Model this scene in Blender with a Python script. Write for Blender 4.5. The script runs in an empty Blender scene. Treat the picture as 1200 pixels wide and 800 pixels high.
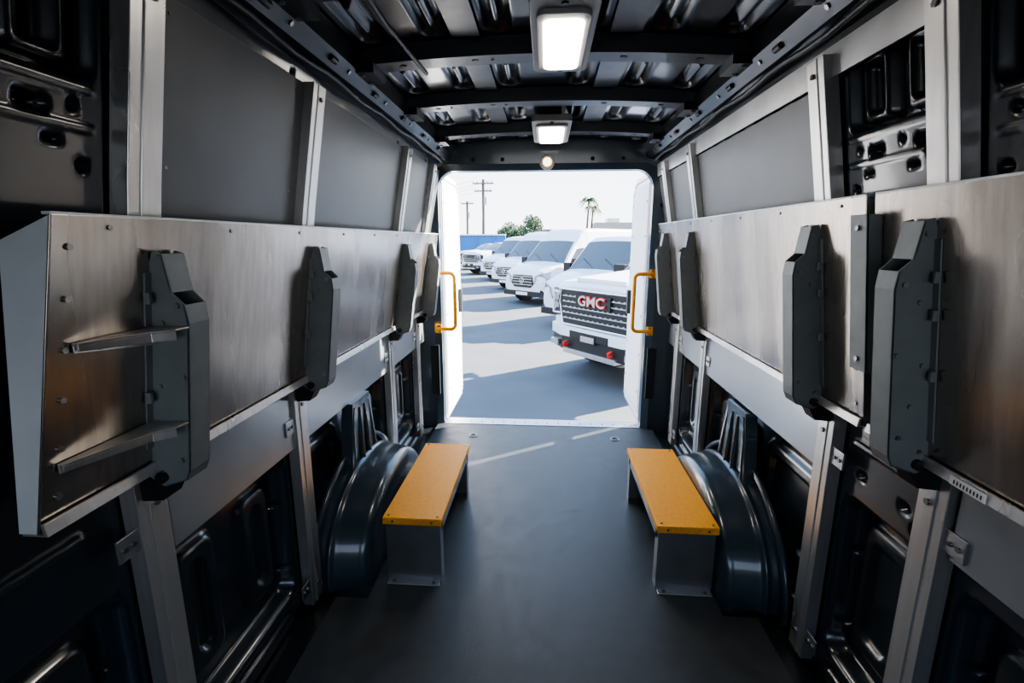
import bpy, bmesh, math, random
from mathutils import Vector, Matrix
random.seed(4)
sc=bpy.context.scene
try:
    sc.view_settings.view_transform='AgX'; sc.view_settings.look='AgX - Medium High Contrast'
except Exception as e: print('view',e)
# ------------------------------------------------------------ materials
def nm(name):
    m=bpy.data.materials.new(name); m.use_nodes=True
    nt=m.node_tree; return m,nt,nt.nodes['Principled BSDF']
def mat(name,col,rough=.5,metal=0,coat=0,nscale=0,namt=.15,bump=0,bscale=200,stretch=None,emit=None,estr=0,spec=.5,rvar=0):
    m,nt,p=nm(name)
    p.inputs['Base Color'].default_value=(*col,1); p.inputs['Roughness'].default_value=rough
    p.inputs['Metallic'].default_value=metal; p.inputs['Coat Weight'].default_value=coat
    p.inputs['Coat Roughness'].default_value=.08
    p.inputs['Specular IOR Level'].default_value=spec
    tc=nt.nodes.new('ShaderNodeTexCoord'); mp=nt.nodes.new('ShaderNodeMapping')
    nt.links.new(tc.outputs['Object'],mp.inputs[0])
    if stretch: mp.inputs['Scale'].default_value=stretch
    if nscale:
        n=nt.nodes.new('ShaderNodeTexNoise'); n.inputs['Scale'].default_value=nscale; n.inputs['Detail'].default_value=6
        nt.links.new(mp.outputs[0],n.inputs['Vector'])
        r=nt.nodes.new('ShaderNodeMapRange'); r.inputs['From Min'].default_value=.3; r.inputs['From Max'].default_value=.7
        r.inputs['To Min'].default_value=1-namt; r.inputs['To Max'].default_value=1+namt
        nt.links.new(n.outputs['Fac'],r.inputs['Value'])
        mx=nt.nodes.new('ShaderNodeVectorMath'); mx.operation='SCALE'; mx.inputs[0].default_value=col
        nt.links.new(r.outputs[0],mx.inputs['Scale']); nt.links.new(mx.outputs[0],p.inputs['Base Color'])
        if rvar:
            r2=nt.nodes.new('ShaderNodeMapRange'); r2.inputs['From Min'].default_value=.3; r2.inputs['From Max'].default_value=.7
            r2.inputs['To Min'].default_value=rough-rvar; r2.inputs['To Max'].default_value=rough+rvar
            nt.links.new(n.outputs['Fac'],r2.inputs['Value']); nt.links.new(r2.outputs[0],p.inputs['Roughness'])
    if bump:
        n2=nt.nodes.new('ShaderNodeTexNoise'); n2.inputs['Scale'].default_value=bscale; n2.inputs['Detail'].default_value=3
        nt.links.new(mp.outputs[0],n2.inputs['Vector'])
        b=nt.nodes.new('ShaderNodeBump'); b.inputs['Strength'].default_value=bump; b.inputs['Distance'].default_value=.002
        nt.links.new(n2.outputs['Fac'],b.inputs['Height']); nt.links.new(b.outputs[0],p.inputs['Normal'])
    if emit:
        p.inputs['Emission Color'].default_value=(*emit,1); p.inputs['Emission Strength'].default_value=estr
    return m
def alu(name,c0,c1,r0,r1,fine=(45,45,2.2),mixf=.62,metal=.95):
    m,nt,p=nm(name); p.inputs['Metallic'].default_value=metal
    tc=nt.nodes.new('ShaderNodeTexCoord')
    def noise(scl,sc_,det=5):
        mp=nt.nodes.new('ShaderNodeMapping'); mp.inputs['Scale'].default_value=scl
        nt.links.new(tc.outputs['Object'],mp.inputs[0])
        n=nt.nodes.new('ShaderNodeTexNoise'); n.inputs['Scale'].default_value=sc_; n.inputs['Detail'].default_value=det
        nt.links.new(mp.outputs[0],n.inputs['Vector']); return n
    a=noise(fine,1.0); b=noise((1,3,.6),2.2,3)
    mx=nt.nodes.new('ShaderNodeMix'); mx.data_type='FLOAT'; mx.inputs[0].default_value=mixf
    nt.links.new(a.outputs['Fac'],mx.inputs[2]); nt.links.new(b.outputs['Fac'],mx.inputs[3])
    cr=nt.nodes.new('ShaderNodeValToRGB'); cr.color_ramp.elements[0].position=.34; cr.color_ramp.elements[1].position=.66
    cr.color_ramp.elements[0].color=(*c0,1); cr.color_ramp.elements[1].color=(*c1,1)
    nt.links.new(mx.outputs[0],cr.inputs[0]); nt.links.new(cr.outputs[0],p.inputs['Base Color'])
    r=nt.nodes.new('ShaderNodeMapRange'); r.inputs['From Min'].default_value=.35; r.inputs['From Max'].default_value=.65
    r.inputs['To Min'].default_value=r0; r.inputs['To Max'].default_value=r1
    nt.links.new(b.outputs['Fac'],r.inputs['Value']); nt.links.new(r.outputs[0],p.inputs['Roughness'])
    bp=nt.nodes.new('ShaderNodeBump'); bp.inputs['Strength'].default_value=.10; bp.inputs['Distance'].default_value=.002
    nt.links.new(a.outputs['Fac'],bp.inputs['Height']); nt.links.new(bp.outputs[0],p.inputs['Normal'])
    return m
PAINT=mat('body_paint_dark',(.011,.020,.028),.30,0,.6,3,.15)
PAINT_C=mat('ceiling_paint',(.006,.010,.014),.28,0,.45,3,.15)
PAINT_D=mat('body_paint_deep',(.005,.008,.011),.40,0,.15)
PAINT_B=mat('body_paint_blue',(.028,.046,.062),.30,0,.6)
ALU=alu('brushed_aluminium',(.30,.27,.245),(.42,.39,.36),.22,.33,(60,60,1.4),.45)
ALU2=alu('extruded_aluminium',(.46,.455,.45),(.62,.61,.60),.26,.38,(60,60,1),metal=.8)
ALUB=mat('mill_aluminium',(.50,.51,.53),.36,1,0,8,.12)
PALE=mat('pale_aluminium_lit_cap',(.62,.66,.70),.4,.25,0,8,.06)  # pale lip metal; on the near end cap it stands in for side light
WALLP=mat('grey_wall_panel',(.085,.09,.095),.40,.3,0,6,.08,.15,300)
STRIP=mat('pale_wall_panel',(.36,.39,.42),.28,.6,0,4,.05)
BRK=mat('bracket_grey',(.16,.18,.19),.45,.15,0,20,.08)
BLACK=mat('black_plastic',(.008,.008,.009),.45)
FLOOR=mat('rubber_floor',(.034,.041,.046),.45,0,0,14,.18,.5,350,rvar=.06)
YEL=mat('yellow_tread',(1.0,.42,.012),.5,0,0,90,.12,.7,260)
YELP=mat('yellow_powdercoat',(.98,.40,.01),.3,0,.4)
WHITE=mat('white_paint',(.74,.75,.76),.3,0,.6)
WHITEL=mat('white_liner',(.75,.77,.80),.5)
GLASS=mat('vehicle_glass',(.045,.055,.062),.05,0,.6)
TYRE=mat('tyre_rubber',(.012,.012,.013),.7)
CHROME=mat('chrome',(.75,.76,.78),.15,1)
BOLT=mat('bolt_steel',(.25,.25,.25),.35,1)
RED=mat('red_hook',(.7,.02,.01),.35)
HEADL=mat('headlight_lens',(.35,.38,.4),.1,.5,.5)
ASPH=mat('asphalt',(.100,.104,.110),.85,0,0,1.2,.12,.6,40)
LENS=mat('led_lens',(1,1,1),.4,emit=(1,.95,.86),estr=9)
LENS2=mat('led_lens_dim',(1,1,1),.4,emit=(1,.80,.55),estr=4)
LIGHTH=mat('light_housing',(.42,.41,.39),.45)
PAD=mat('damping_foil',(.05,.048,.046),.32,.5,0,25,.25)
BLUEW=mat('blue_wall',(.03,.17,.45),.6)
TAN=mat('tan_stucco',(.42,.36,.30),.8,0,0,3,.1)
WOOD=mat('pole_wood',(.12,.10,.085),.9,0,0,10,.2)
LEAF=mat('leaf_green',(.07,.12,.045),.7,0,0,2,.3)
BARK=mat('bark',(.16,.12,.09),.9)
# ------------------------------------------------------------ mesh builder
class MB:
    def __init__(s): s.v=[];s.f=[];s.m=[];s.mats=[];s.sm=[];s.M=Matrix.Identity(4)
    def mi(s,m):
        if m not in s.mats: s.mats.append(m)
        return s.mats.index(m)
    def add(s,vs,fs,m,smooth=False):
        o=len(s.v); s.v+=[tuple(s.M@Vector(v)) for v in vs]; i=s.mi(m)
        for f in fs: s.f.append([o+k for k in f]); s.m.append(i); s.sm.append(smooth)
    def box(s,c,d,m,R=None):
        vs=[]
        for x in(-.5,.5):
            for y in(-.5,.5):
                for z in(-.5,.5):
                    p=Vector((x*d[0],y*d[1],z*d[2]))
                    if R is not None: p=R@p
                    vs.append(p+Vector(c))
        s.add(vs,[(0,1,3,2),(4,6,7,5),(0,4,5,1),(2,3,7,6),(0,2,6,4),(1,5,7,3)],m)
    def b2(s,x0,x1,y0,y1,z0,z1,m): s.box(((x0+x1)/2,(y0+y1)/2,(z0+z1)/2),(abs(x1-x0),abs(y1-y0),abs(z1-z0)),m)
    def prism(s,pts,e,m):
        n=len(pts); e=Vector(e); vs=[Vector(p) for p in pts]+[Vector(p)+e for p in pts]
        fs=[list(range(n))[::-1],list(range(n,2*n))]+[(i,(i+1)%n,n+(i+1)%n,n+i) for i in range(n)]
        s.add(vs,fs,m)
    def loft2(s,A,B,m):
        n=len(A); vs=[Vector(p) for p in A]+[Vector(p) for p in B]
        fs=[list(range(n))[::-1],list(range(n,2*n))]+[(i,(i+1)%n,n+(i+1)%n,n+i) for i in range(n)]
        s.add(vs,fs,m)
    def tube(s,pts,r,m,seg=10,cap=True):
        pts=[Vector(p) for p in pts]; n=len(pts); vs=[]; rr=r if isinstance(r,list) else [r]*n
        prev=None
        for i,p in enumerate(pts):
            t=(pts[min(i+1,n-1)]-pts[max(i-1,0)]).normalized()
            if prev is None:
                a=Vector((0,0,1)) if abs(t.z)<.9 else Vector((1,0,0)); u=t.cross(a).normalized()
            else: u=(prev-t*prev.dot(t)).normalized()
            prev=u; w=t.cross(u)
            for k in range(seg):
                an=2*math.pi*k/seg; vs.append(p+(u*math.cos(an)+w*math.sin(an))*rr[i])
        fs=[(i*seg+k,i*seg+(k+1)%seg,(i+1)*seg+(k+1)%seg,(i+1)*seg+k) for i in range(n-1) for k in range(seg)]
        s.add(vs,fs,m,True)
        if cap:
            s.add([vs[k] for k in range(seg)],[list(range(seg))[::-1]],m); s.add(vs[-seg:],[list(range(seg))],m)
    def cyl(s,a,b,r,m,seg=16,r2=None): s.tube([a,b],[r,r if r2 is None else r2],m,seg)
    def grid(s,fn,nu,nv,m,smooth=True):
        vs=[fn(i/nu,j/nv) for i in range(nu+1) for j in range(nv+1)]
        fs=[(i*(nv+1)+j,(i+1)*(nv+1)+j,(i+1)*(nv+1)+j+1,i*(nv+1)+j+1) for i in range(nu) for j in range(nv)]
        s.add(vs,fs,m,smooth)
    def obj(s,name,parent=None,bevel=0,fix=True,angle=35):
        me=bpy.data.meshes.new(name); me.from_pydata(s.v,[],s.f); me.update()
        for m in s.mats: me.materials.append(m)
        me.polygons.foreach_set('material_index',s.m); me.polygons.foreach_set('use_smooth',s.sm)
        if fix:
            bm=bmesh.new(); bm.from_mesh(me); bmesh.ops.recalc_face_normals(bm,faces=bm.faces); bm.to_mesh(me); bm.free()
        o=bpy.data.objects.new(name,me); sc.collection.objects.link(o)
        if parent: o.parent=parent
        if bevel:
            b=o.modifiers.new('b','BEVEL'); b.width=bevel; b.segments=2; b.limit_method='ANGLE'; b.angle_limit=math.radians(angle)
        return o
def empty(name,loc=(0,0,0)):
    e=bpy.data.objects.new(name,None); sc.collection.objects.link(e); e.empty_display_size=.1; e.location=loc; return e
def sstep(a,b,x):
    t=max(0,min(1,(x-a)/(b-a))); return t*t*(3-2*t)
def sd(y,z,cy,cz,hy,hz,r):
    qy=abs(y-cy)-hy+r; qz=abs(z-cz)-hz+r
    return math.hypot(max(qy,0),max(qz,0))+min(max(qy,qz),0)-r
def prof(z,pts):
    if z<=pts[0][0]: return pts[0][1]
    for (a,x),(b,y) in zip(pts,pts[1:]):
        if z<=b: return x+(y-x)*(z-a)/(b-a)
    return pts[-1][1]
WP=[(0,.905),(.9,.905),(1.48,.812),(1.84,.748),(1.95,.72)]
PP=[(0,.862),(.9,.862),(1.48,.768),(1.84,.702)]
LP=[.92,1.58,2.61,3.19]; RP=[1.04,1.46,2.64,3.18]
YB=3.48
# ------------------------------------------------------------ side walls
def wall(side,posts,name):
    sg=-1 if side=='l' else 1
    feats=[]
    ed=[-.45]+posts+[3.46]
    for bi,(a,b) in enumerate(zip(ed,ed[1:])):
        c=(a+b)/2; h=(b-a)/2-.06
        if h<.05: continue
        feats.append((c,.37,h,.27,.06,.06,.025))
        if h>.25:
            for q in(-1,1):
                feats.append((c+q*h*.5,.37,h*.5-.05,.20,.05,-.02,.02))
                feats.append((c+q*h*.5,.37,h*.5-.10,.15,.04,.02,.02))
        else:
            feats.append((c,.37,max(h-.045,.03),.21,.05,-.018,.02))
            feats.append((c,.37,max(h-.085,.02),.16,.04,.018,.02))
        for k in range(2): feats.append((c+(k-.5)*h*1.1,.715,.022,.014,.013,.025,.008))
        feats.append((c,.80,h*.9,.012,.011,-.012,.01))
        feats.append((c,1.2,h,.2,.06,.04,.03))
        feats.append((c,1.735,h,.10,.03,.055,.014))
        n=max(2,int(round(h*2/.15)))
        for k in range(n):
            yy=c-h+(k+.5)*2*h/n; w_=h/n
            feats.append((yy,1.735,w_*.72,.085,.02,-.035,.012))
            feats.append((yy,1.735,w_*.42,.062,.015,.038,.010))
            feats.append((yy-w_*.4,1.585,.028,.014,.0135,.03,.006))
            feats.append((yy+w_*.45,1.595,.010,.010,.0095,.02,.005)); feats.append((yy,1.535,.016,.008,.0075,.02,.005))
        feats.append((c,1.622,h,.004,.003,-.010,.006)); feats.append((c,1.560,h,.004,.003,-.010,.006))
        feats.append((c,.055,h*.8,.018,.016,.015,.01))
    for p in posts:
        for zz in (.2,.45,.62,1.5,1.85): 
            feats.append((p-.085,zz,.012,.012,.011,.03,.006)); feats.append((p+.085,zz+.06,.012,.016,.011,.03,.006))
    def fn(u,v):
        y=-.45+(YB+.45)*u; z=1.95*v
        x=prof(z,WP)
        for (cy,cz,hy,hz,r,d,w) in feats:
            if abs(y-cy)<hy and abs(z-cz)<hz: x+=d*sstep(0,w,-sd(y,z,cy,cz,hy,hz,r))
        return (sg*x,y,z)
    M=MB(); M.grid(fn,600,280,PAINT)
    M.grid(lambda u,v:(sg*(prof(1.95*v,WP)+.12),-.45+(YB+.45)*u,-.3+2.42*v),2,40,PAINT_D)
    if side=='l': M.b2(sg*.874,sg*.880,.975,3.43,.655,.93,STRIP)
    else:
        M.b2(sg*.874,sg*.880,1.52,3.43,.665,.93,STRIP); M.b2(sg*.874,sg*.880,.30,.985,.70,.93,STRIP)
    def pl(a,b,m=WALLP,z0=1.40,z1=1.835):
        p0=prof(z0,PP)+.030; p1=prof(z1,PP)+.030
        M.prism([(sg*p0,a,z0),(sg*p1,a,z1),(sg*(p1+.005),a,z1),(sg*(p0+.005),a,z0)],(0,b-a,0),m)
        for yy in (a+.05,b-.05):
            for zz in (z0+.12,z1-.03):
                x=prof(zz,PP)+.030; M.cyl((sg*x,yy,zz),(sg*(x-.002),yy,zz),.0035,BOLT,8)
    if side=='l':
        for a,b in zip(LP,LP[1:]+[3.43]): pl(a+.035,b-.035 if b<3.4 else b)
    else:
        for a,b in zip(RP[1:],RP[2:]+[3.43]): pl(a+.035,b-.035 if b<3.4 else b,z1=1.78)
        p0=prof(1.79,PP); p1=prof(1.865,PP)
        M.prism([(sg*(p0+.022),1.06,1.785),(sg*(p1+.022),1.06,1.86),(sg*(p1+.028),1.06,1.86),(sg*(p0+.028),1.06,1.785)],(0,2.38,0),ALUB)
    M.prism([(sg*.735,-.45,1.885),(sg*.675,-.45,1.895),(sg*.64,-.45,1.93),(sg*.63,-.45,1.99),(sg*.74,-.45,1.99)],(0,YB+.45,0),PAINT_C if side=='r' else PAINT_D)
    for k in range(10):
        yy=.1+k*.37; M.tube([(sg*.6565,yy-.02,1.913),(sg*.6565,yy+.02,1.913)],.010,BLACK,10)
        M.cyl((sg*.659,yy+.12,1.916),(sg*.653,yy+.12,1.911),.007,BOLT,8)
    M.tube([(sg*.69,-.4+i*.1,1.878+.006*math.sin(i*1.3)) for i in range(38)],.008,BLACK,8)
    return M.obj(name)
wall('l',LP,'wall_left'); wall('r',RP,'wall_right')
# ------------------------------------------------------------ floor
M=MB()
M.grid(lambda u,v:((-.93+1.86*v),-.6+4.14*u,-.012),2,2,PAINT_D)
M.b2(-.80,.80,-.6,1.60,-.012,.006,FLOOR); M.b2(-.675,.675,1.60,2.62,-.012,.006,FLOOR); M.b2(-.80,.80,2.62,3.44,-.012,.006,FLOOR)
M.b2(-.76,.72,3.44,3.56,-.012,.009,ALUB)
M.b2(-.93,.93,-.6,3.55,-.16,-.02,PAINT_D)
for x,y in((-.50,3.22),(.50,3.22),(-.52,.55),(.55,.55)):
    M.cyl((x,y,.006),(x,y,.010),.032,BOLT,20); M.cyl((x,y,.0101),(x,y,.0108),.025,BLACK,20)
    M.tube([(x-.02,y,.011),(x-.01,y+.014,.013),(x+.01,y+.014,.013),(x+.02,y,.011)],.003,BOLT,6)
for k in range(18): M.cyl((-.72+k*.083,3.49,.009),(-.72+k*.083,3.49,.012),.006,BOLT,8)
M.obj('floor')
# ------------------------------------------------------------ ceiling
M=MB()
RIBS=[.35,.85,1.28,1.80,2.36,2.98]
def cf(u,v):
    x=-.74+1.48*v; y=-.45+(YB+.45)*u
    z=1.985+.045*(1-(x/.74)**2)
    for a,b in zip([-.3]+RIBS,RIBS+[3.44]):
        if a<y<b:
            c=(a+b)/2; h=(b-a)/2-.05
            for xx in(-.56,-.36,-.16,.12,.36,.56):
                hy=min(h*.85,.2)
                if abs(x-xx)<.06 and abs(y-c)<hy: z+=.022*sstep(0,.018,-sd(x,y,xx,c,.045,hy,.044))
                if abs(x-xx)<.03 and abs(y-c)<hy*.6: z-=.03*sstep(0,.012,-sd(x,y,xx,c,.02,hy*.55,.019))
    return (x,y,z)
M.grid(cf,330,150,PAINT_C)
M.b2(-.86,.86,-.45,YB,2.07,2.11,WHITE)
for i,y in enumerate(RIBS):
    N=16
    def rz(x): return 1.945+.03*(1-(x/.7)**2)
    for k in range(N):
        x0=-.66+1.32*k/N; x1=-.66+1.32*(k+1)/N
        w=.052
        M.add([(x0,y-w,rz(x0)+.06),(x1,y-w,rz(x1)+.06),(x0,y-w+.008,rz(x0)),(x1,y-w+.008,rz(x1)),(x0,y+w-.008,rz(x0)),(x1,y+w-.008,rz(x1)),(x0,y+w,rz(x0)+.06),(x1,y+w,rz(x1)+.06)],[(0,1,3,2),(2,3,5,4),(4,5,7,6)],PAINT_D)
    for xx in(-.5,-.25,.25,.5):
        M.cyl((xx,y,rz(xx)+.002),(xx,y,rz(xx)-.002),.012,BLACK,12)
        M.cyl((xx+.06,y,rz(xx)+.002),(xx+.06,y,rz(xx)-.002),.005,BOLT,8)
    for sx in(-1,1):
        M.box((sx*.635,y,1.94),(.10,.13,.035),PAINT_D)
        for q in(-.04,.04): M.cyl((sx*.63,y+q,1.925),(sx*.63,y+q,1.917),.008,BOLT,8)
for a,b in zip(RIBS,RIBS[1:]):
    c=(a+b)/2;h=(b-a)/2-.1
    for xx,ww in((-.265,.09),(.24,.10)):
        M.box((xx,c,2.012),(ww,h*2,.005),PAD)
M.tube([(.30,.9,1.97),(.22,1.1,1.955),(.17,1.25,1.95),(.12,1.35,1.955)],.006,BLACK,8)
M.tube([(-.42,-.3,1.93),(-.40,.6,1.925),(-.43,1.4,1.93),(-.42,1.8,1.935)],.007,BLACK,8)
M.obj('ceiling')
# ------------------------------------------------------------ rear door frame (wall_back)
M=MB()
def rr(x0,x1,z0,z1,rt,rb,n=8):
    P=[]
    for cx,cz,r,a0 in((x1-rt,z1-rt,rt,0),(x0+rt,z1-rt,rt,90),(x0+rb,z0+rb,rb,180),(x1-rb,z0+rb,rb,270)):
        for k in range(n+1):
            a=math.radians(a0+90*k/n); P.append((cx+r*math.cos(a),cz+r*math.sin(a)))
    return P
inn=rr(-.755,.715,0,1.835,.12,.03); out=rr(-.96,.96,-.2,2.05,.22,.03); mid=rr(-.80,.76,-.02,1.875,.13,.03)
def ring(A,ya,B,yb,m):
    n=len(A); vs=[(x,ya,z) for x,z in A]+[(x,yb,z) for x,z in B]
    M.add(vs,[(i,(i+1)%n,n+(i+1)%n,n+i) for i in range(n)],m)
ring(out,3.40,mid,3.42,PAINT_B); ring(mid,3.42,inn,3.45,PAINT_B); ring(inn,3.45,inn,3.52,PAINT_B); ring(inn,3.52,out,3.54,PAINT_B)
seal=[(x,3.53,z) for x,z in rr(-.765,.725,-.01,1.845,.12,.03)]; M.tube(seal+[seal[0]],.010,BLACK,8,False)
for x in(-.5,-.3,.3,.5): M.cyl((x,3.42,1.90),(x,3.405,1.90),.013,BLACK,12)
for sx,xc in((-1,-.80),(1,.76)):
    M.b2(xc-.03,xc+.03,3.40,3.43,.25,.62,PAINT_D)
    for zz in(.3,1.3,1.6): M.cyl((xc,3.42,zz),(xc,3.405,zz),.011,BLACK,10)
M.obj('wall_back')
# cab end behind the camera
M=MB()
M.b2(-.95,.95,-1.7,-1.62,-.15,.80,PAINT); M.b2(-.95,.95,-1.7,-1.5,1.62,2.05,PAINT)
M.b2(-.95,.95,-1.7,-.6,-.15,-.01,PAINT); M.b2(-.95,.95,-1.7,-.45,2.0,2.05,PAINT)
for sx in(-1,1):
    M.b2(sx*.90,sx*.96,-1.7,-.45,-.1,.85,PAINT); M.b2(sx*.78,sx*.84,-1.7,-.45,1.55,2.05,PAINT); M.b2(sx*.86,sx*.94,-.75,-.42,.6,1.7,PAINT); M.b2(sx*.86,sx*.94,-1.7,-1.5,.6,1.7,PAINT)
M.obj('wall_front')
# ------------------------------------------------------------ wheel arches
def arch(sg,name):
    M=MB(); cy=2.10
    R=.415
    def fn(u,v):
        a=math.pi*u
        if v<.5:
            t=v/.5; x=.90-t*.17; r=R*(1-.07*t); r+=.010*math.exp(-((t-.35)/.06)**2)
        else:
            t=(v-.5)/.5
            if t<.5:
                th=t*math.pi; x=.73-.045*math.sin(th); r=R*.93-.045*(1-math.cos(th))
            else:
                q=(t-.5)/.5; x=.685-.004*q; r=(R*.93-.045)*(1-q)
                if .15<q<.4: x+=.006*math.sin((q-.15)/.25*math.pi)
        yy=cy-math.cos(a)*r*1.15; s=math.sin(a)**.8 if math.sin(a)>1e-9 else 0
        return (sg*x,yy,s*r*.93)
    M.grid(fn,72,60,PAINT_B)
    M.prism([(sg*.90,1.94,.35),(sg*.90,2.00,.655),(sg*.90,2.20,.655),(sg*.90,2.26,.35)],(-sg*.05,0,0),PAINT_B)
    M.tube([(sg*.85,1.96,.34),(sg*.86,2.01,.63),(sg*.86,2.19,.63),(sg*.85,2.24,.34)],.014,PAINT_B,8)
    M.tube([(sg*.84,2.06,.36),(sg*.855,2.07,.62)],.012,PAINT_B,8); M.tube([(sg*.84,2.14,.36),(sg*.855,2.13,.62)],.012,PAINT_B,8)
    fl=[(sg*.89,cy-math.cos(math.pi*k/30)*.52,math.sin(math.pi*k/30)*.43) for k in range(31)]
    M.tube(fl,.014,PAINT_B,8)
    M.obj(name)
arch(-1,'wheel_arch'); arch(1,'wheel_arch.001')
# ------------------------------------------------------------ posts
def post(sg,y,name):
    M=MB()
    zz=[.012,.9,1.48,1.84]; inner=[(prof(z,PP),z) for z in zz]; w=.040
    M.prism([(sg*x,y-w,z) for x,z in inner]+[(sg*(x+.005),y-w,z) for x,z in inner][::-1],(0,2*w,0),ALU2)
    for yy in(y-w,y+w-.005):
        M.prism([(sg*(x+.001),yy,z) for x,z in inner]+[(sg*(x+.038),yy,z) for x,z in inner][::-1],(0,.005,0),ALU2)
    M.prism([(sg*(x-.003),y-.012,z) for x,z in inner]+[(sg*(x+.001),y-.012,z) for x,z in inner][::-1],(0,.003,0),ALU2)
    for z in(.08,.80,1.80):
        x=prof(z,PP); M.cyl((sg*x,y+.01,z),(sg*(x-.005),y+.01,z),.008,BOLT,6)
    for z in(.74,.10):
        M.b2(sg*.868,sg*.874,y-.095,y-.03,z-.026,z+.026,ALUB)
        for q in(-.08,-.058): M.cyl((sg*.868,y+q,z),(sg*.863,y+q,z),.006,BOLT,6)
    M.obj(name,bevel=.0015)
k=0
for sg,ps in((-1,LP),(1,RP)):
    for y in ps:
        post(sg,y,'support_post' if k==0 else 'support_post.%03d'%k); k+=1
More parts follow.
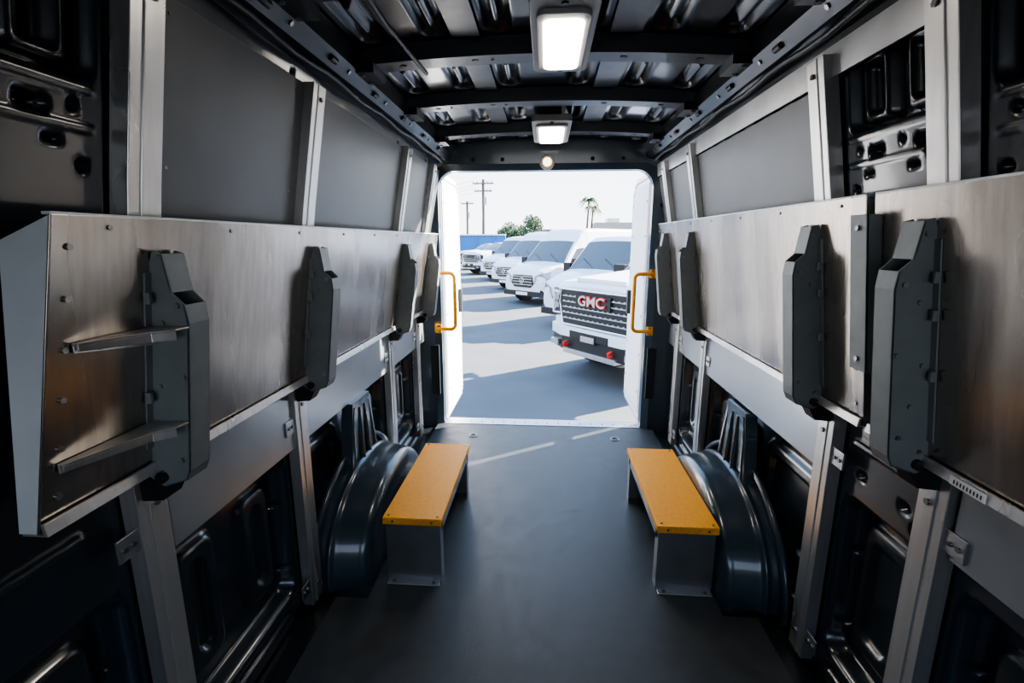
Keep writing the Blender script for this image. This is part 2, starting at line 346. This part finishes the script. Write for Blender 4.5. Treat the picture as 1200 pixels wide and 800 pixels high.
# ------------------------------------------------------------ folding shelves
def shelf(sg,name,zt,zb,segs,posts,gus=False,extra=None,bt=0,slant=0):
    E=empty(name,(sg*.78,(segs[0][0]+segs[-1][1])/2,1.0)); off=E.location.copy()
    def fin(M,n,bevel=.001):
        o=M.obj(n,bevel=bevel); o.parent=E; o.location=-off; return o
    xt,xb=.748,.822
    def px(z): return xt+(xb-xt)*(zt-z)/(zt-zb)
    for i,(a,b) in enumerate(segs):
        M=MB(); ab=a-(slant if i==0 else 0)
        M.loft2([(sg*xt,a,zt),(sg*xb,ab,zb),(sg*(xb+.004),ab,zb),(sg*(xt+.004),a,zt)],[(sg*xt,b,zt),(sg*xb,b,zb),(sg*(xb+.004),b,zb),(sg*(xt+.004),b,zt)],ALU)
        M.b2(sg*xt,sg*(xt+.015),a,b,zt-.001,zt+.004,PALE)
        M.prism([(sg*(xb-.012),ab,zb+.018),(sg*(xb-.016),ab,zb-.004),(sg*(xb+.03),ab,zb-.004),(sg*(xb+.03),ab,zb-.001),(sg*(xb-.008),ab,zb-.001),(sg*(xb-.006),ab,zb+.018)],(0,b-ab,0),ALU2)
        for yy,yl in ((a,ab),(b,b)):
            M.prism([(sg*xt,yy,zt),(sg*xb,yl,zb),(sg*(xb+.035),yl,zb),(sg*(xt+.095),yy,zt-.04)],(0,.004 if yy==a else -.004,0),PALE if (i==0 and yy==a and gus) else ALUB)  # near left cap is paler: bright side light put into its colour
            d=.03 if yy==a else -.03
            for q in range(6):
                z=zt-.05-(zt-zb-.1)*q/5; yq=yy+(yl-yy)*(zt-z)/(zt-zb)+d; M.cyl((sg*px(z),yq,z),(sg*(px(z)-.004),yq,z),.0055,BOLT,8)
        n=int((b-a)/.33)
        for q in range(n):
            yy=a+.1+q*.33; z=zt-.018
            M.cyl((sg*px(z),yy,z),(sg*(px(z)-.003),yy,z),.0045,BOLT,8)
        fin(M,'panel_%d'%(i+1))
    for i,y in enumerate(posts):
        M=MB(); dz=zt-1.475+bt
        if i==0 and sg>0: y=y+.01
        P=[(.752,1.415),(.733,1.41),(.723,1.335),(.700,1.312),(.697,1.275),(.738,.918),(.748,.895),(.800,.878),(.838,.905),(.836,.93),(.812,1.02),(.786,1.22),(.766,1.38)]
        P=[(x,z+dz*(1 if z>1.2 else .3)) for x,z in P]
        h=.030
        for yy in(y-h,y+h-.004):
            M.prism([(sg*x,yy,z) for x,z in P],(0,.004,0),BRK)
        for Q in(P[3:7],P[1:3]):
            M.prism([(sg*x,y-h,z) for x,z in Q]+[(sg*(x+.004),y-h,z) for x,z in Q][::-1],(0,2*h,0),BRK)
        M.prism([(sg*P[6][0],y-h,P[6][1]),(sg*P[7][0],y-h,P[7][1]),(sg*P[7][0],y-h,P[7][1]+.004),(sg*P[6][0],y-h,P[6][1]+.004)],(0,2*h,0),BRK)
        M.prism([(sg*(px(z)-.004),y-h-.016,z) for z in(zt-.10,zb+.05)]+[(sg*(px(z)),y-h-.016,z) for z in(zb+.05,zt-.10)],(0,.02,0),BRK)
        M.prism([(sg*(px(z)-.004),y+h,z) for z in(zt-.07,zb+.02)]+[(sg*(px(z)),y+h,z) for z in(zb+.02,zt-.07)],(0,.03,0),BRK)
        for x,z in((.742,1.385),(.715,1.285),(.750,1.25),(.722,1.14),(.775,1.12),(.752,.96),(.80,.93),(.765,1.03)):
            M.cyl((sg*x,y-h-.005,z+dz*.6),(sg*x,y-h+.001,z+dz*.6),.0055,BOLT if z in(.96,1.285,.93) else BRK,8)
        for z in(1.30,1.225,1.10):
            x=px(z+dz*.6)-.004
            M.b2(sg*(x-.012),sg*x,y-h-.020,y-h-.012,z+dz*.6-.010,z+dz*.6+.012,BRK)
        zf=.872+dz*.3
        M.cyl((sg*.80,y-.040,zf+.03),(sg*.80,y+.040,zf+.03),.012,BLACK,14)
        M.prism([(sg*.790,y-.027,zf+.012),(sg*.812,y-.027,zf-.028),(sg*.86,y-.027,zf-.032),(sg*.862,y-.027,zf+.02)],(0,.054,0),BLACK)
        fin(M,'bracket_%d'%(i+1))
    if gus:
        y=posts[0]-.030
        for j,(z,L) in enumerate(((1.203,.165),(1.005,.20))):
            M=MB(); x0=px(z)-.002
            pts=[(sg*x0,y-L,z),(sg*(x0-.012),y-L,z),(sg*(x0-.05),y-.06,z),(sg*(x0-.075),y-.03,z),(sg*(x0-.08),y,z),(sg*x0,y,z)]
            M.prism(pts,(0,0,.004),ALU2)
            M.prism([(sg*x0,y-L,z),(sg*x0,y,z),(sg*x0,y,z-.034),(sg*x0,y-L,z-.014)],(-sg*.004,0,0),ALU2)
            M.prism([(sg*(x0-.012),y-L,z),(sg*(x0-.05),y-.06,z),(sg*(x0-.05),y-.06,z-.016),(sg*(x0-.012),y-L,z-.010)],(sg*.004,0,0),ALU2)
            M.prism([(sg*(x0-.05),y-.06,z),(sg*(x0-.075),y-.03,z),(sg*(x0-.075),y-.03,z-.018),(sg*(x0-.05),y-.06,z-.016)],(sg*.004,0,0),ALU2)
            for q in(.03,.12): M.cyl((sg*(x0-.004),y-q,z-.012),(sg*(x0-.009),y-q,z-.012),.005,BOLT,8)
            fin(M,'gusset_%d'%(j+1))
    if extra:
        M=MB(); y=extra
        R=[(px(z)-.035,z) for z in(1.43,1.06)]
        M.prism([(sg*x,y-.045,z) for x,z in R]+[(sg*(x+.005),y-.045,z) for x,z in R][::-1],(0,.06,0),BRK)
        M.prism([(sg*x,y-.045,z) for x,z in R]+[(sg*(x+.034),y-.045,z) for x,z in R][::-1],(0,.004,0),BRK)
        M.prism([(sg*x,y+.012,z) for x,z in R]+[(sg*(x+.034),y+.012,z) for x,z in R][::-1],(0,.004,0),BRK)
        M.prism([(sg*(x+.028),y+.012,z) for x,z in R]+[(sg*(x+.033),y+.012,z) for x,z in R][::-1],(0,.04,0),BRK)
        for z in(1.40,1.09): M.cyl((sg*(px(z)-.035),y-.015,z),(sg*(px(z)-.04),y-.015,z),.006,BOLT,8)
        fin(M,'joint_channel')
        M=MB(); M.b2(sg*.8045,sg*.806,.86,.94,zb-.004,zb+.014,WHITEL)
        for q in range(9): M.b2(sg*.8040,sg*.8046,.868+q*.0075,.871+q*.0075,zb,zb+.008,BLACK)
        fin(M,'barcode_label',0)
    return E
shelf(-1,'folding_shelf',1.412,.90,[(.705,3.39)],LP,gus=True,slant=.05)
shelf(1,'folding_shelf.001',1.475,.905,[(.28,1.205),(1.235,3.39)],RP,extra=1.22)
# ------------------------------------------------------------ step benches
def bench(name,x0,x1,y0,y1,rot=0):
    E=empty(name,((x0+x1)/2,(y0+y1)/2,.006)); hx=(x1-x0)/2; hy=(y1-y0)/2; H=.284
    M=MB()
    M.b2(-hx,hx,-hy,hy,H-.004,H,YEL); M.b2(-hx,-hx+.004,-hy,hy,H-.026,H-.004,YEL); M.b2(hx-.004,hx,-hy,hy,H-.026,H-.004,YEL)
    M.b2(-hx,hx,-hy,-hy+.004,H-.03,H-.004,YEL); M.b2(-hx,hx,hy-.004,hy,H-.03,H-.004,YEL)
    for sx in(-1,1):
        for sy in(-1,1): M.cyl((sx*(hx-.02),sy*(hy-.02),H),(sx*(hx-.02),sy*(hy-.02),H+.003),.005,BOLT,8)
    for q in(-1,1): M.cyl((q*(hx-.04),-hy,H-.015),(q*(hx-.04),-hy-.003,H-.015),.005,BOLT,8)
    o=M.obj('tread',bevel=.003); o.parent=E
    M=MB(); hx-=.008
    for s in(-1,1):
        y=s*(hy-.012)
        M.b2(-hx,hx,y-.0025,y+.0025,0,H-.006,ALUB)
        M.b2(-hx+.005,hx-.005,y,y+s*.035,0,.004,ALUB)
        for sx in(-1,1):
            M.cyl((sx*(hx-.03),y+s*.02,.004),(sx*(hx-.03),y+s*.02,.009),.007,BOLT,6)
            M.b2(sx*hx,sx*(hx-.003),y,y-s*.05,0,H-.006,ALUB)
    for sx in(-1,1): M.b2(sx*hx,sx*(hx-.004),-hy+.02,hy-.02,H-.075,H-.006,ALUB)
    o=M.obj('legs',bevel=.0015); o.parent=E
    E.rotation_euler=(0,0,rot)
bench('step_bench',-.637,-.398,1.705,2.43); bench('step_bench.001',.446,.682,1.72,2.44,0)
# ------------------------------------------------------------ lamps
def dome(name,x,y0,y1,z,w,lens,power,col):
    M=MB()
    hw=w/2+.028
    def rp(x,y,r,zz): return [(a,b,zz) for a,b in rr(-x,x,y0-y,y1+y,r,r,5)]
    M.prism(rp(hw+.006,.085,.03,z+.012),(0,0,.030),LIGHTH)
    M.prism(rp(hw-.012,.03,.03,z+.0),(0,0,.014),LIGHTH)
    M.prism(rp(w/2,0,.025,z-.008),(0,0,.010),lens)
    for q in(y0-.055,y1+.055): M.cyl((0,q,z+.013),(0,q,z+.007),.010,BLACK,10)
    o=M.obj(name,bevel=.003); o.location.x=x
    L=bpy.data.lights.new(name+'_lamp','AREA'); L.shape='RECTANGLE'; L.size=w; L.size_y=y1-y0; L.energy=power; L.color=col
    lo=bpy.data.objects.new('lamp',L); sc.collection.objects.link(lo); lo.parent=o; lo.location=(0,(y0+y1)/2,z-.014)
dome('dome_light',.038,1.38,1.74,1.925,.11,LENS,4,(1,.90,.78)); dome('dome_light.001',.02,2.60,2.98,1.925,.13,LENS,3,(1,.90,.78))
M=MB(); M.cyl((.0,3.40,1.878),(.0,3.385,1.878),.05,LIGHTH,24); M.cyl((.0,3.386,1.878),(.0,3.378,1.878),.028,LENS2,24); M.obj('courtesy_light')
# ------------------------------------------------------------ grab handles
def handle(sg,x0,name):
    M=MB(); P=[]; z0,z1=.745,1.145; d=.125; r=.035
    P.append((x0,3.405,z1)); 
    for k in range(7): a=math.pi/2*k/6; P.append((x0-sg*(d-r+r*math.sin(a)),3.385,z1-r+r*math.cos(a)))
    for k in range(7): a=math.pi/2*k/6; P.append((x0-sg*(d-r+r*math.cos(a)),3.385,z0+r-r*math.sin(a)))
    P.append((x0,3.405,z0)); M.tube(P,.013,YELP,12)
    for z in(z0,z1):
        M.b2(x0-.02,x0+.02,3.398,3.410,z-.03,z+.03,YELP)
        for q in(-.022,.022): M.cyl((x0,3.398,z+q),(x0,3.394,z+q),.006,BOLT,8)
    M.obj(name)
handle(-1,-.765,'grab_handle'); handle(1,.735,'grab_handle.001')
# ------------------------------------------------------------ rear doors
def door(sg,x,name):
    M=MB(); y0,y1=3.64,4.36; z0,z1=-.05,1.86
    M.prism([(x,y0,z0),(x,y1,z0),(x,y1,z1-.10),(x,y1-.1,z1),(x,y0,z1)],(sg*.05,0,0),WHITE)
    M.prism([(x,y0+.05,z0+.1),(x,y1-.06,z0+.1),(x,y1-.06,z1-.16),(x,y1-.14,z1-.08),(x,y0+.05,z1-.08)],(-sg*.012,0,0),WHITEL)
    M.tube([(x-sg*.004,y0+.02,z0+.05),(x-sg*.004,y0+.02,z1-.04),(x-sg*.004,y1-.12,z1-.04),(x-sg*.004,y1-.025,z1-.13),(x-sg*.004,y1-.025,z0+.05),(x-sg*.004,y0+.02,z0+.05)],.008,WHITEL,8)
    for z in(.2,.5,.8,1.1,1.4,1.65):
        for yy in(y0+.08,y1-.09): M.cyl((x-sg*.012,yy,z),(x-sg*.017,yy,z),.008,BOLT,8)
    M.b2(x-sg*.012,x-sg*.04,y1-.16,y1-.10,.75,.95,BLACK)
    for z in(.35,1.6): M.box((x+sg*.035,y0-.05,z),(.02,.12,.06),WHITE)
    M.obj(name,bevel=.004)
door(-1,-.775,'door_1'); door(1,.745,'door_2')
# ============================================================ OUTSIDE
GZ=-.73
M=MB(); M.add([(-150,-20,GZ),(150,-20,GZ),(150,260,GZ),(-150,260,GZ)],[(0,1,2,3)],ASPH)
for k in range(9):
    y=8+k*4.9; x=1.2-.85*k
    M.add([(x,y,GZ+.004),(x+.1,y-.06,GZ+.004),(x+4.2,y+3.8,GZ+.004),(x+4.1,y+3.9,GZ+.004)],[(0,1,2,3)],WHITEL)
M.obj('parking_lot_ground')
def wheel(M,x,y,z,r,w,rim=ALUB):
    s=1 if y>0 else -1
    M.cyl((x,y-s*w/2,z),(x,y+s*(w/2-.03),z),r,TYRE,28); M.cyl((x,y+s*(w/2-.03),z),(x,y+s*w/2,z),r,TYRE,28,r*.92)
    M.cyl((x,y+s*(w/2-.005),z),(x,y+s*(w/2+.004),z),r*.6,rim,24)
    for k in range(6):
        a=k*math.pi/3; c=Vector((x+math.cos(a)*r*.33,y+s*(w/2+.008),z+math.sin(a)*r*.33))
        M.box(c,(r*.5,.02,r*.12),rim,Matrix.Rotation(-a,3,'Y'))
        M.cyl((x+math.cos(a+.5)*r*.4,y+s*(w/2+.003),z+math.sin(a+.5)*r*.4),(x+math.cos(a+.5)*r*.4,y+s*(w/2+.006),z+math.sin(a+.5)*r*.4),r*.09,BLACK,8)
    M.cyl((x,y+s*w/2,z),(x,y+s*(w/2+.02),z),r*.13,BLACK,12)
    for k in range(24):
        a=k*math.pi/12; M.box((x+math.cos(a)*r,y,z+math.sin(a)*r),(.03,w*.9,.04),TYRE,Matrix.Rotation(-a,3,'Y'))
def loft(M,st,paint,win):
    rows=[]
    for s in st:
        x,zb,belt,zw,top,wm,wt=s[:7]
        f=(zw-belt)/max(top-.06-belt,.01)
        half=[(wm*.94,zb),(wm*.99,zb+.12),(wm,(zb+belt)/2+.1),(wm*.985,belt),(wm*.985+(wt-wm*.985)*f,zw),(wt,top-.06),(wt-.07,top-.012),(wt*.5,top+.012),(0,top+.02)]
        rows.append([(x,y,z) for y,z in half]+[(x,-y,z) for y,z in half[::-1][1:]])
    n=len(rows[0])
    for i in range(len(rows)-1):
        for j in range(n-1):
            jj=j if j<8 else n-2-j
            m=paint
            if st[i][7]=='g' and jj>=6: m=GLASS
            if jj==3 and st[i][8]: m=GLASS
            if jj==0: m=BLACK
            M.add([rows[i][j],rows[i+1][j],rows[i+1][j+1],rows[i][j+1]],[(0,1,2,3)],m,False)
        M.add([rows[i][0],rows[i+1][0],rows[i+1][-1],rows[i][-1]],[(0,1,2,3)],BLACK)
    M.add(rows[0],[list(range(n))],paint); M.add(rows[-1],[list(range(n))],paint)
def place(o,x,y,ang,sz=1):
    a=math.radians(ang); o.matrix_world=Matrix(((math.sin(a),-math.cos(a),0,x),(math.cos(a),math.sin(a),0,y),(0,0,sz,GZ),(0,0,0,1)))
def weld(o,bev=.0):
    bm=bmesh.new(); bm.from_mesh(o.data); bmesh.ops.remove_doubles(bm,verts=bm.verts,dist=.0005); bmesh.ops.recalc_face_normals(bm,faces=bm.faces); bm.to_mesh(o.data); bm.free()
    if bev:
        b=o.modifiers.new('b','BEVEL'); b.width=bev; b.segments=2; b.limit_method='ANGLE'; b.angle_limit=math.radians(28)
def van(name,x,y,ang,paint=WHITE,h=2.5,L=5.9,dark_rack=False,windows=True,low=False):
    E=empty(name); M=MB(); T=h-.02
    wt_=min(h-.12,2.06)
    st=[(0,.42,.72,.80,.98,.80,.70,'p',0),(.10,.32,.82,.92,1.12,.93,.82,'p',0),(.45,.30,.95,1.02,1.24,.98,.88,'p',0),(1.0,.28,1.06,1.14,1.36,1.0,.93,'g',0),
        (1.25,.28,1.10,1.35,1.62,1.0,.90,'g',1),(1.68,.28,1.14,1.80,wt_,1.0,.84,'p',1),(1.95,.28,1.14,1.84,(wt_+T)/2+.06,1.0,.83,'p',1),(2.15,.28,1.14,1.84,T-.04,1.0,.83,'p',0),(2.3,.28,1.14,1.84,T,1.0,.84,'p',1 if windows else 0),
        (3.4,.28,1.14,1.84,h,1.0,.85,'p',0),(3.55,.28,1.14,1.84,h,1.0,.85,'p',0),(L-.15,.3,1.14,1.84,h,1.0,.85,'p',0),(L,.36,1.14,1.84,h-.08,.97,.82,'p',0)]
    loft(M,st,paint,0); o=M.obj('body'); weld(o,.03); o.parent=E
    M=MB()
    M.prism([(-.03,-.42,.98),(-.03,.42,.98),(-.03,.5,.70),(-.03,.36,.58),(-.03,-.36,.58),(-.03,-.5,.70)],(.06,0,0),BLACK)
    for z in(.66,.75,.84,.92): M.b2(-.04,-.02,-.44,.44,z,z+.022,CHROME)
    M.tube([(-.05,.09*math.cos(a*math.pi/8),.80+.09*math.sin(a*math.pi/8)) for a in range(17)],.012,CHROME,6)
    for q in range(3):
        a=math.pi/2+q*2*math.pi/3; M.cyl((-.05,0,.80),(-.05,.085*math.cos(a),.80+.085*math.sin(a)),.009,CHROME,6)
    M.b2(-.05,.12,-.86,.86,.30,.46,BLACK); M.b2(-.06,-.04,-.26,.26,.33,.43,WHITEL)
    for s in(-1,1):
        M.prism([(-.015,s*.52,.72),(-.015,s*.56,.96),(.03,s*.80,1.06),(.30,s*.96,1.10),(.16,s*.955,.86),(.02,s*.84,.72)],(.03,0,0),HEADL)
        M.cyl((-.03,s*.68,.40),(0,s*.68,.40),.07,HEADL,14)
        M.box((1.28,s*1.16,1.32),(.12,.22,.36),BLACK); M.tube([(1.35,s*.98,1.25),(1.3,s*1.1,1.2)],.03,BLACK,8)
        M.b2(2.2,2.212,s*1.0,s*1.008,.35,1.8,BLACK); M.b2(1.12,1.13,s*.995,s*1.005,.4,1.1,BLACK); M.b2(2.0,2.13,s*1.0,s*1.02,1.02,1.05,BLACK)
        M.b2(1.5,L-1.5,s*1.0,s*1.015,.42,.50,BLACK)
        for xw in(1.0,L-1.25):
            M.cyl((xw,s*.75,.42),(xw,s*1.004,.42),.44,BLACK,28); wheel(M,xw,s*.92,.35,.35,.22)
    M.tube([(1.03,-.6,1.40),(1.24,-.1,1.64)],.01,BLACK,6); M.tube([(1.03,.1,1.40),(1.24,.6,1.64)],.01,BLACK,6)
    if dark_rack:
        for xx in(2.6,3.6,4.6): M.b2(xx,xx+.05,-.75,.75,h+.06,h+.1,BLACK)
        for s in(-1,1): M.b2(2.4,5.2,s*.72,s*.76,h+.03,h+.09,BLACK)
    o=M.obj('fittings'); o.parent=E; place(E,x,y,ang)
def pickup(name,x,y,ang,paint=WHITE,detail=True,sz=1):
    E=empty(name); M=MB()
    st=[(0,.62,.98,1.10,1.34,.93,.86,'p',0),(.10,.56,1.02,1.14,1.40,1.00,.92,'p',0),(.5,.55,1.10,1.18,1.44,1.02,.94,'p',0),(1.45,.52,1.18,1.25,1.50,1.03,.93,'g',0),(1.75,.52,1.22,1.45,1.72,1.03,.86,'g',1),
        (2.2,.52,1.24,1.78,1.98,1.03,.77,'p',1),(2.7,.52,1.24,1.82,2.02,1.03,.78,'p',1),(2.78,.52,1.24,1.82,2.02,1.03,.78,'p',0),(2.86,.52,1.24,1.82,2.02,1.03,.78,'p',1),(3.8,.52,1.24,1.82,2.0,1.03,.77,'p',0),(4.05,.52,1.24,1.80,1.94,1.03,.76,'g',0),(4.2,.52,1.22,1.30,1.46,1.03,.95,'p',0),
        (6.2,.56,1.22,1.30,1.44,1.03,.96,'p',0),(6.28,.6,1.2,1.28,1.42,1.0,.94,'p',0)]
    loft(M,st,paint,0); o=M.obj('body'); weld(o,.025); o.parent=E
    M=MB()
    M.prism([(.06,-.5,1.40),(1.40,-.42,1.50),(1.40,.42,1.50),(.06,.5,1.40)],(0,0,.055),paint)
    M.prism([(-.05,-.70,1.28),(-.05,.70,1.28),(-.05,.74,1.10),(-.05,.66,.79),(-.05,-.66,.79),(-.05,-.74,1.10)],(.1,0,0),BLACK)
    fr=[(-.055,-.71,1.29),(-.055,.71,1.29),(-.055,.75,1.10),(-.055,.67,.78),(-.055,-.67,.78),(-.055,-.75,1.10),(-.055,-.71,1.29)]
    M.tube(fr,.016,CHROME,8)
    for z in(.865,.945,1.025,1.105,1.185): M.b2(-.068,-.05,-.68,.68,z,z+.014,ALUB)
    for q in range(13):
        yy=-.60+q*.10
        for zi,z in enumerate((.865,.945,1.025,1.105,1.185)): M.b2(-.066,-.05,yy-.014+(.05 if zi%2 else 0),yy+.014+(.05 if zi%2 else 0),z+.012,z+.026,ALUB)
    M.b2(-.085,-.05,-.36,.36,1.06,1.24,BLACK)
    top=[(-.14,-.64),(-.14,.64),(.0,1.0),(.3,1.06),(.3,.6),(.3,-.6),(.3,-1.06),(.0,-1.0)]
    M.prism([(a,b,.62) for a,b in top],(0,0,.14),paint)
    M.prism([(a*.9+.01,b*.97,.42) for a,b in top],(0,0,.20),BLACK)
    M.b2(-.155,-.13,-.40,.40,.62,.72,BLACK); M.b2(-.165,-.15,-.16,.16,.58,.70,BLACK); M.b2(-.17,-.16,-.14,.14,.60,.68,ALUB)
    M.b2(-.15,-.02,-.55,.55,.38,.45,ALUB)
    for s in(-1,1):
        M.tube([(-.12,s*.47,.49),(-.20,s*.47,.49),(-.21,s*.47,.535),(-.14,s*.47,.55)],.018,RED,8)
        M.prism([(-.03,s*.77,1.27),(.0,s*.96,1.28),(.14,s*1.015,1.26),(.14,s*1.02,.90),(.0,s*.97,.86),(-.03,s*.73,.90)],(.05,0,0),BLACK)
        M.tube([(-.04,s*.78,1.23),(-.01,s*.95,1.24),(-.01,s*.96,.92),(-.04,s*.76,.93)],.02,WHITEL,6)
        for z in(1.0,1.12): M.b2(-.045,-.01,s*.80,s*.90,z,z+.07,HEADL)
        M.b2(-.13,-.02,s*.70,s*.88,.46,.54,HEADL)
        M.box((1.75,s*1.2,1.42),(.12,.26,.30),BLACK); M.tube([(1.8,s*1.0,1.30),(1.78,s*1.15,1.33)],.03,BLACK,8)
        for xw in(1.02,5.0):
            M.cyl((xw,s*.78,.50),(xw,s*1.045,.50),.50,BLACK,30); wheel(M,xw,s*.93,.42,.42,.28,BLACK)
        for xx in(1.5,2.78,3.9): M.b2(xx,xx+.012,s*1.028,s*1.036,.6,1.25,BLACK)
        M.b2(1.7,3.9,s*.98,s*1.14,.46,.52,BLACK)
        M.tube([(2.3,s*.70,2.03),(3.7,s*.70,2.03)],.02,BLACK,6)
    o=M.obj('fittings',bevel=.004); o.parent=E
    if detail:
        for nm_,sz_,mt,xo,of in(('badge_letters',.19,CHROME,-.112,.002),('badge_backing',.19,RED,-.094,.009)):
            cu=bpy.data.curves.new('t','FONT'); cu.body='GMC'; cu.size=sz_; cu.extrude=.008; cu.align_x='CENTER'; cu.align_y='CENTER'; cu.offset=of
            cu.materials.append(mt)
            t=bpy.data.objects.new(nm_,cu); sc.collection.objects.link(t)
            t.parent=E; t.matrix_local=Matrix(((0,0,-1,xo),(-1.3,0,0,0),(0,1,0,1.15),(0,0,0,1)))
    place(E,x,y,ang,sz)
pickup('pickup_truck',.74,7.05,52,sz=1.06)
van('cargo_van',.55,11.6,44,h=2.2,L=5.3,windows=True)
van('cargo_van.001',-.75,16.0,42)
van('cargo_van.002',-1.75,20.6,42,h=2.45,dark_rack=True)
van('cargo_van.003',-2.9,25.6,42,h=2.3)
pickup('pickup_truck.001',-4.6,30,46,detail=False,sz=.95)
pickup('pickup_truck.002',-5.9,35,46,detail=False,sz=.9)
M=MB()
M.b2(-34,-4.6,56,56.4,GZ,GZ+2.6,BLUEW)
for k in range(15): M.b2(-34+k*2,-33.85+k*2,55.9,56,GZ,GZ+2.6,BLUEW)
M.b2(-34,-4.6,55.8,56.6,GZ+2.6,GZ+2.75,WHITE)
M.obj('blue_perimeter_wall')
M=MB()
M.b2(-1,40,85,100,GZ,GZ+3.6,TAN); M.b2(-1.2,40.2,84.8,100,GZ+3.6,GZ+3.9,WHITEL); M.b2(8,30,82,90,GZ+3.2,GZ+4.9,TAN)
for k in range(10): M.b2(1+k*3.5,2.8+k*3.5,84.9,85.1,GZ+1.2,GZ+2.6,GLASS)
M.b2(10,12,83,86,GZ+4.9,GZ+5.6,ALUB)
M.obj('warehouse_building')
def pole(name,x,y,h,arms):
    M=MB(); M.tube([(x,y,GZ),(x+.1,y,GZ+h)],[.22,.14],WOOD,10)
    for z,w in arms:
        M.box((x+.08,y-.15,GZ+z),(w,.12,.16),WOOD)
        for q in(-.45,-.25,.25,.45): M.cyl((x+q*w,y-.15,GZ+z+.08),(x+q*w,y-.15,GZ+z+.32),.06,LIGHTH,8)
        for q in(-.45,.45):
            M.tube([(x+q*w-t*6,y-.15+t*1.5,GZ+z+.32-1.6*math.sin(math.pi*t/4)) for t in range(5)],.015,BLACK,4)
    M.cyl((x+.35,y-.2,GZ+h*.68),(x+.35,y-.2,GZ+h*.68+.9),.22,LIGHTH,12); M.tube([(x-.08,y,GZ+h*.5),(x-.08,y-.05,GZ+h)],.04,BLACK,6)
    M.obj(name)
pole('utility_pole',-7.9,62,9.4,[(8.9,2.6),(8.0,2.2)]); pole('utility_pole.001',-12.8,80,8.2,[(7.8,2.0)])
def tree(name,x,y,h,r):
    M=MB(); M.tube([(x,y,GZ),(x+.1,y,GZ+h*.35),(x,y,GZ+h*.6)],[.18,.13,.08],BARK,8)
    blobs=[(x+random.uniform(-r,r)*.7,y+random.uniform(-r,r)*.6,GZ+h*.62+random.uniform(-.2,.35)*h,r*random.uniform(.4,.65)) for _ in range(9)]
    for b in blobs: M.tube([(x,y,GZ+h*.35),(b[0],b[1],b[2])],[.07,.02],BARK,5)
    vs=[];fs=[]
    for b in blobs:
        for _ in range(260):
            d=Vector((random.gauss(0,1),random.gauss(0,1),random.gauss(0,1))).normalized()*b[3]*random.uniform(.5,1)
            c=Vector(b[:3])+d; u=Vector((random.gauss(0,1),random.gauss(0,1),random.gauss(0,1))).normalized()*.16; w=u.orthogonal().normalized()*.10
            o=len(vs); vs+=[c-u,c+w,c+u,c-w]; fs.append((o,o+1,o+2,o+3))
    M.add(vs,fs,LEAF); M.obj(name,fix=False)
tree('leafy_tree',-4.6,76,4.2,1.8); tree('leafy_tree.001',-1.6,72,4.9,1.7); tree('leafy_tree.002',-7.6,88,4.0,1.7)
def palm(name,x,y,h):
    M=MB(); top=Vector((x+.3,y,GZ+h)); M.tube([(x,y,GZ),(x+.1,y,GZ+h*.4),(x+.25,y,GZ+h*.8),top],[.24,.18,.15,.17],BARK,8)
    for k in range(26):
        a=k*2.4; el=random.uniform(-.5,1.1); L=random.uniform(1.2,1.7); pts=[]
        for t in range(7):
            q=t/6; pts.append(top+Vector((math.cos(a)*L*q*math.cos(el*.6),math.sin(a)*L*q*math.cos(el*.6),L*q*math.sin(el)-1.1*q*q)))
        M.tube(pts,.02,LEAF,4)
        side=Vector((-math.sin(a),math.cos(a),0)); vs=[];fs=[]
        for t in range(1,7):
            for s in(-1,1):
                p=pts[t]; o=len(vs); vs+=[pts[t-1],p,p+side*s*.34*(1.1-t/7)+Vector((0,0,-.22))]; fs.append((o,o+1,o+2))
        M.add(vs,fs,LEAF)
    M.obj(name,fix=False)
palm('palm_tree',6.2,78,8.2); palm('palm_tree.001',7.4,84,7.4)
# ------------------------------------------------------------ light
W=bpy.data.worlds.new('sky'); sc.world=W; W.use_nodes=True; nt=W.node_tree; bg=nt.nodes['Background']
tc=nt.nodes.new('ShaderNodeTexCoord'); sx=nt.nodes.new('ShaderNodeSeparateXYZ'); cr=nt.nodes.new('ShaderNodeValToRGB')
nt.links.new(tc.outputs['Generated'],sx.inputs[0]); nt.links.new(sx.outputs['Z'],cr.inputs[0]); nt.links.new(cr.outputs[0],bg.inputs[0])
cr.color_ramp.elements[0].position=0; cr.color_ramp.elements[0].color=(.93,.97,1,1)
cr.color_ramp.elements[1].position=.5; cr.color_ramp.elements[1].color=(.34,.54,.9,1)
bg.inputs[1].default_value=4.3
S=bpy.data.lights.new('sun','SUN'); S.energy=52; S.angle=math.radians(.55); S.color=(1,.93,.84)
so=bpy.data.objects.new('sun',S); sc.collection.objects.link(so)
el=math.radians(24); d=Vector((-.83*math.cos(el),-.56*math.cos(el),-math.sin(el))); so.rotation_euler=d.to_track_quat('-Z','Y').to_euler(); so.location=(20,20,20)
# ------------------------------------------------------------ camera
C=bpy.data.cameras.new('camera'); C.sensor_width=36; C.lens=17.01; C.clip_start=.02; C.clip_end=500
co=bpy.data.objects.new('camera',C); sc.collection.objects.link(co); co.location=(0,0,1.373)
th=math.radians(11.85); ps=math.radians(3.95)
co.rotation_euler=Vector((-math.sin(ps)*math.cos(th),math.cos(ps)*math.cos(th),-math.sin(th))).to_track_quat('-Z','Y').to_euler()
sc.camera=co
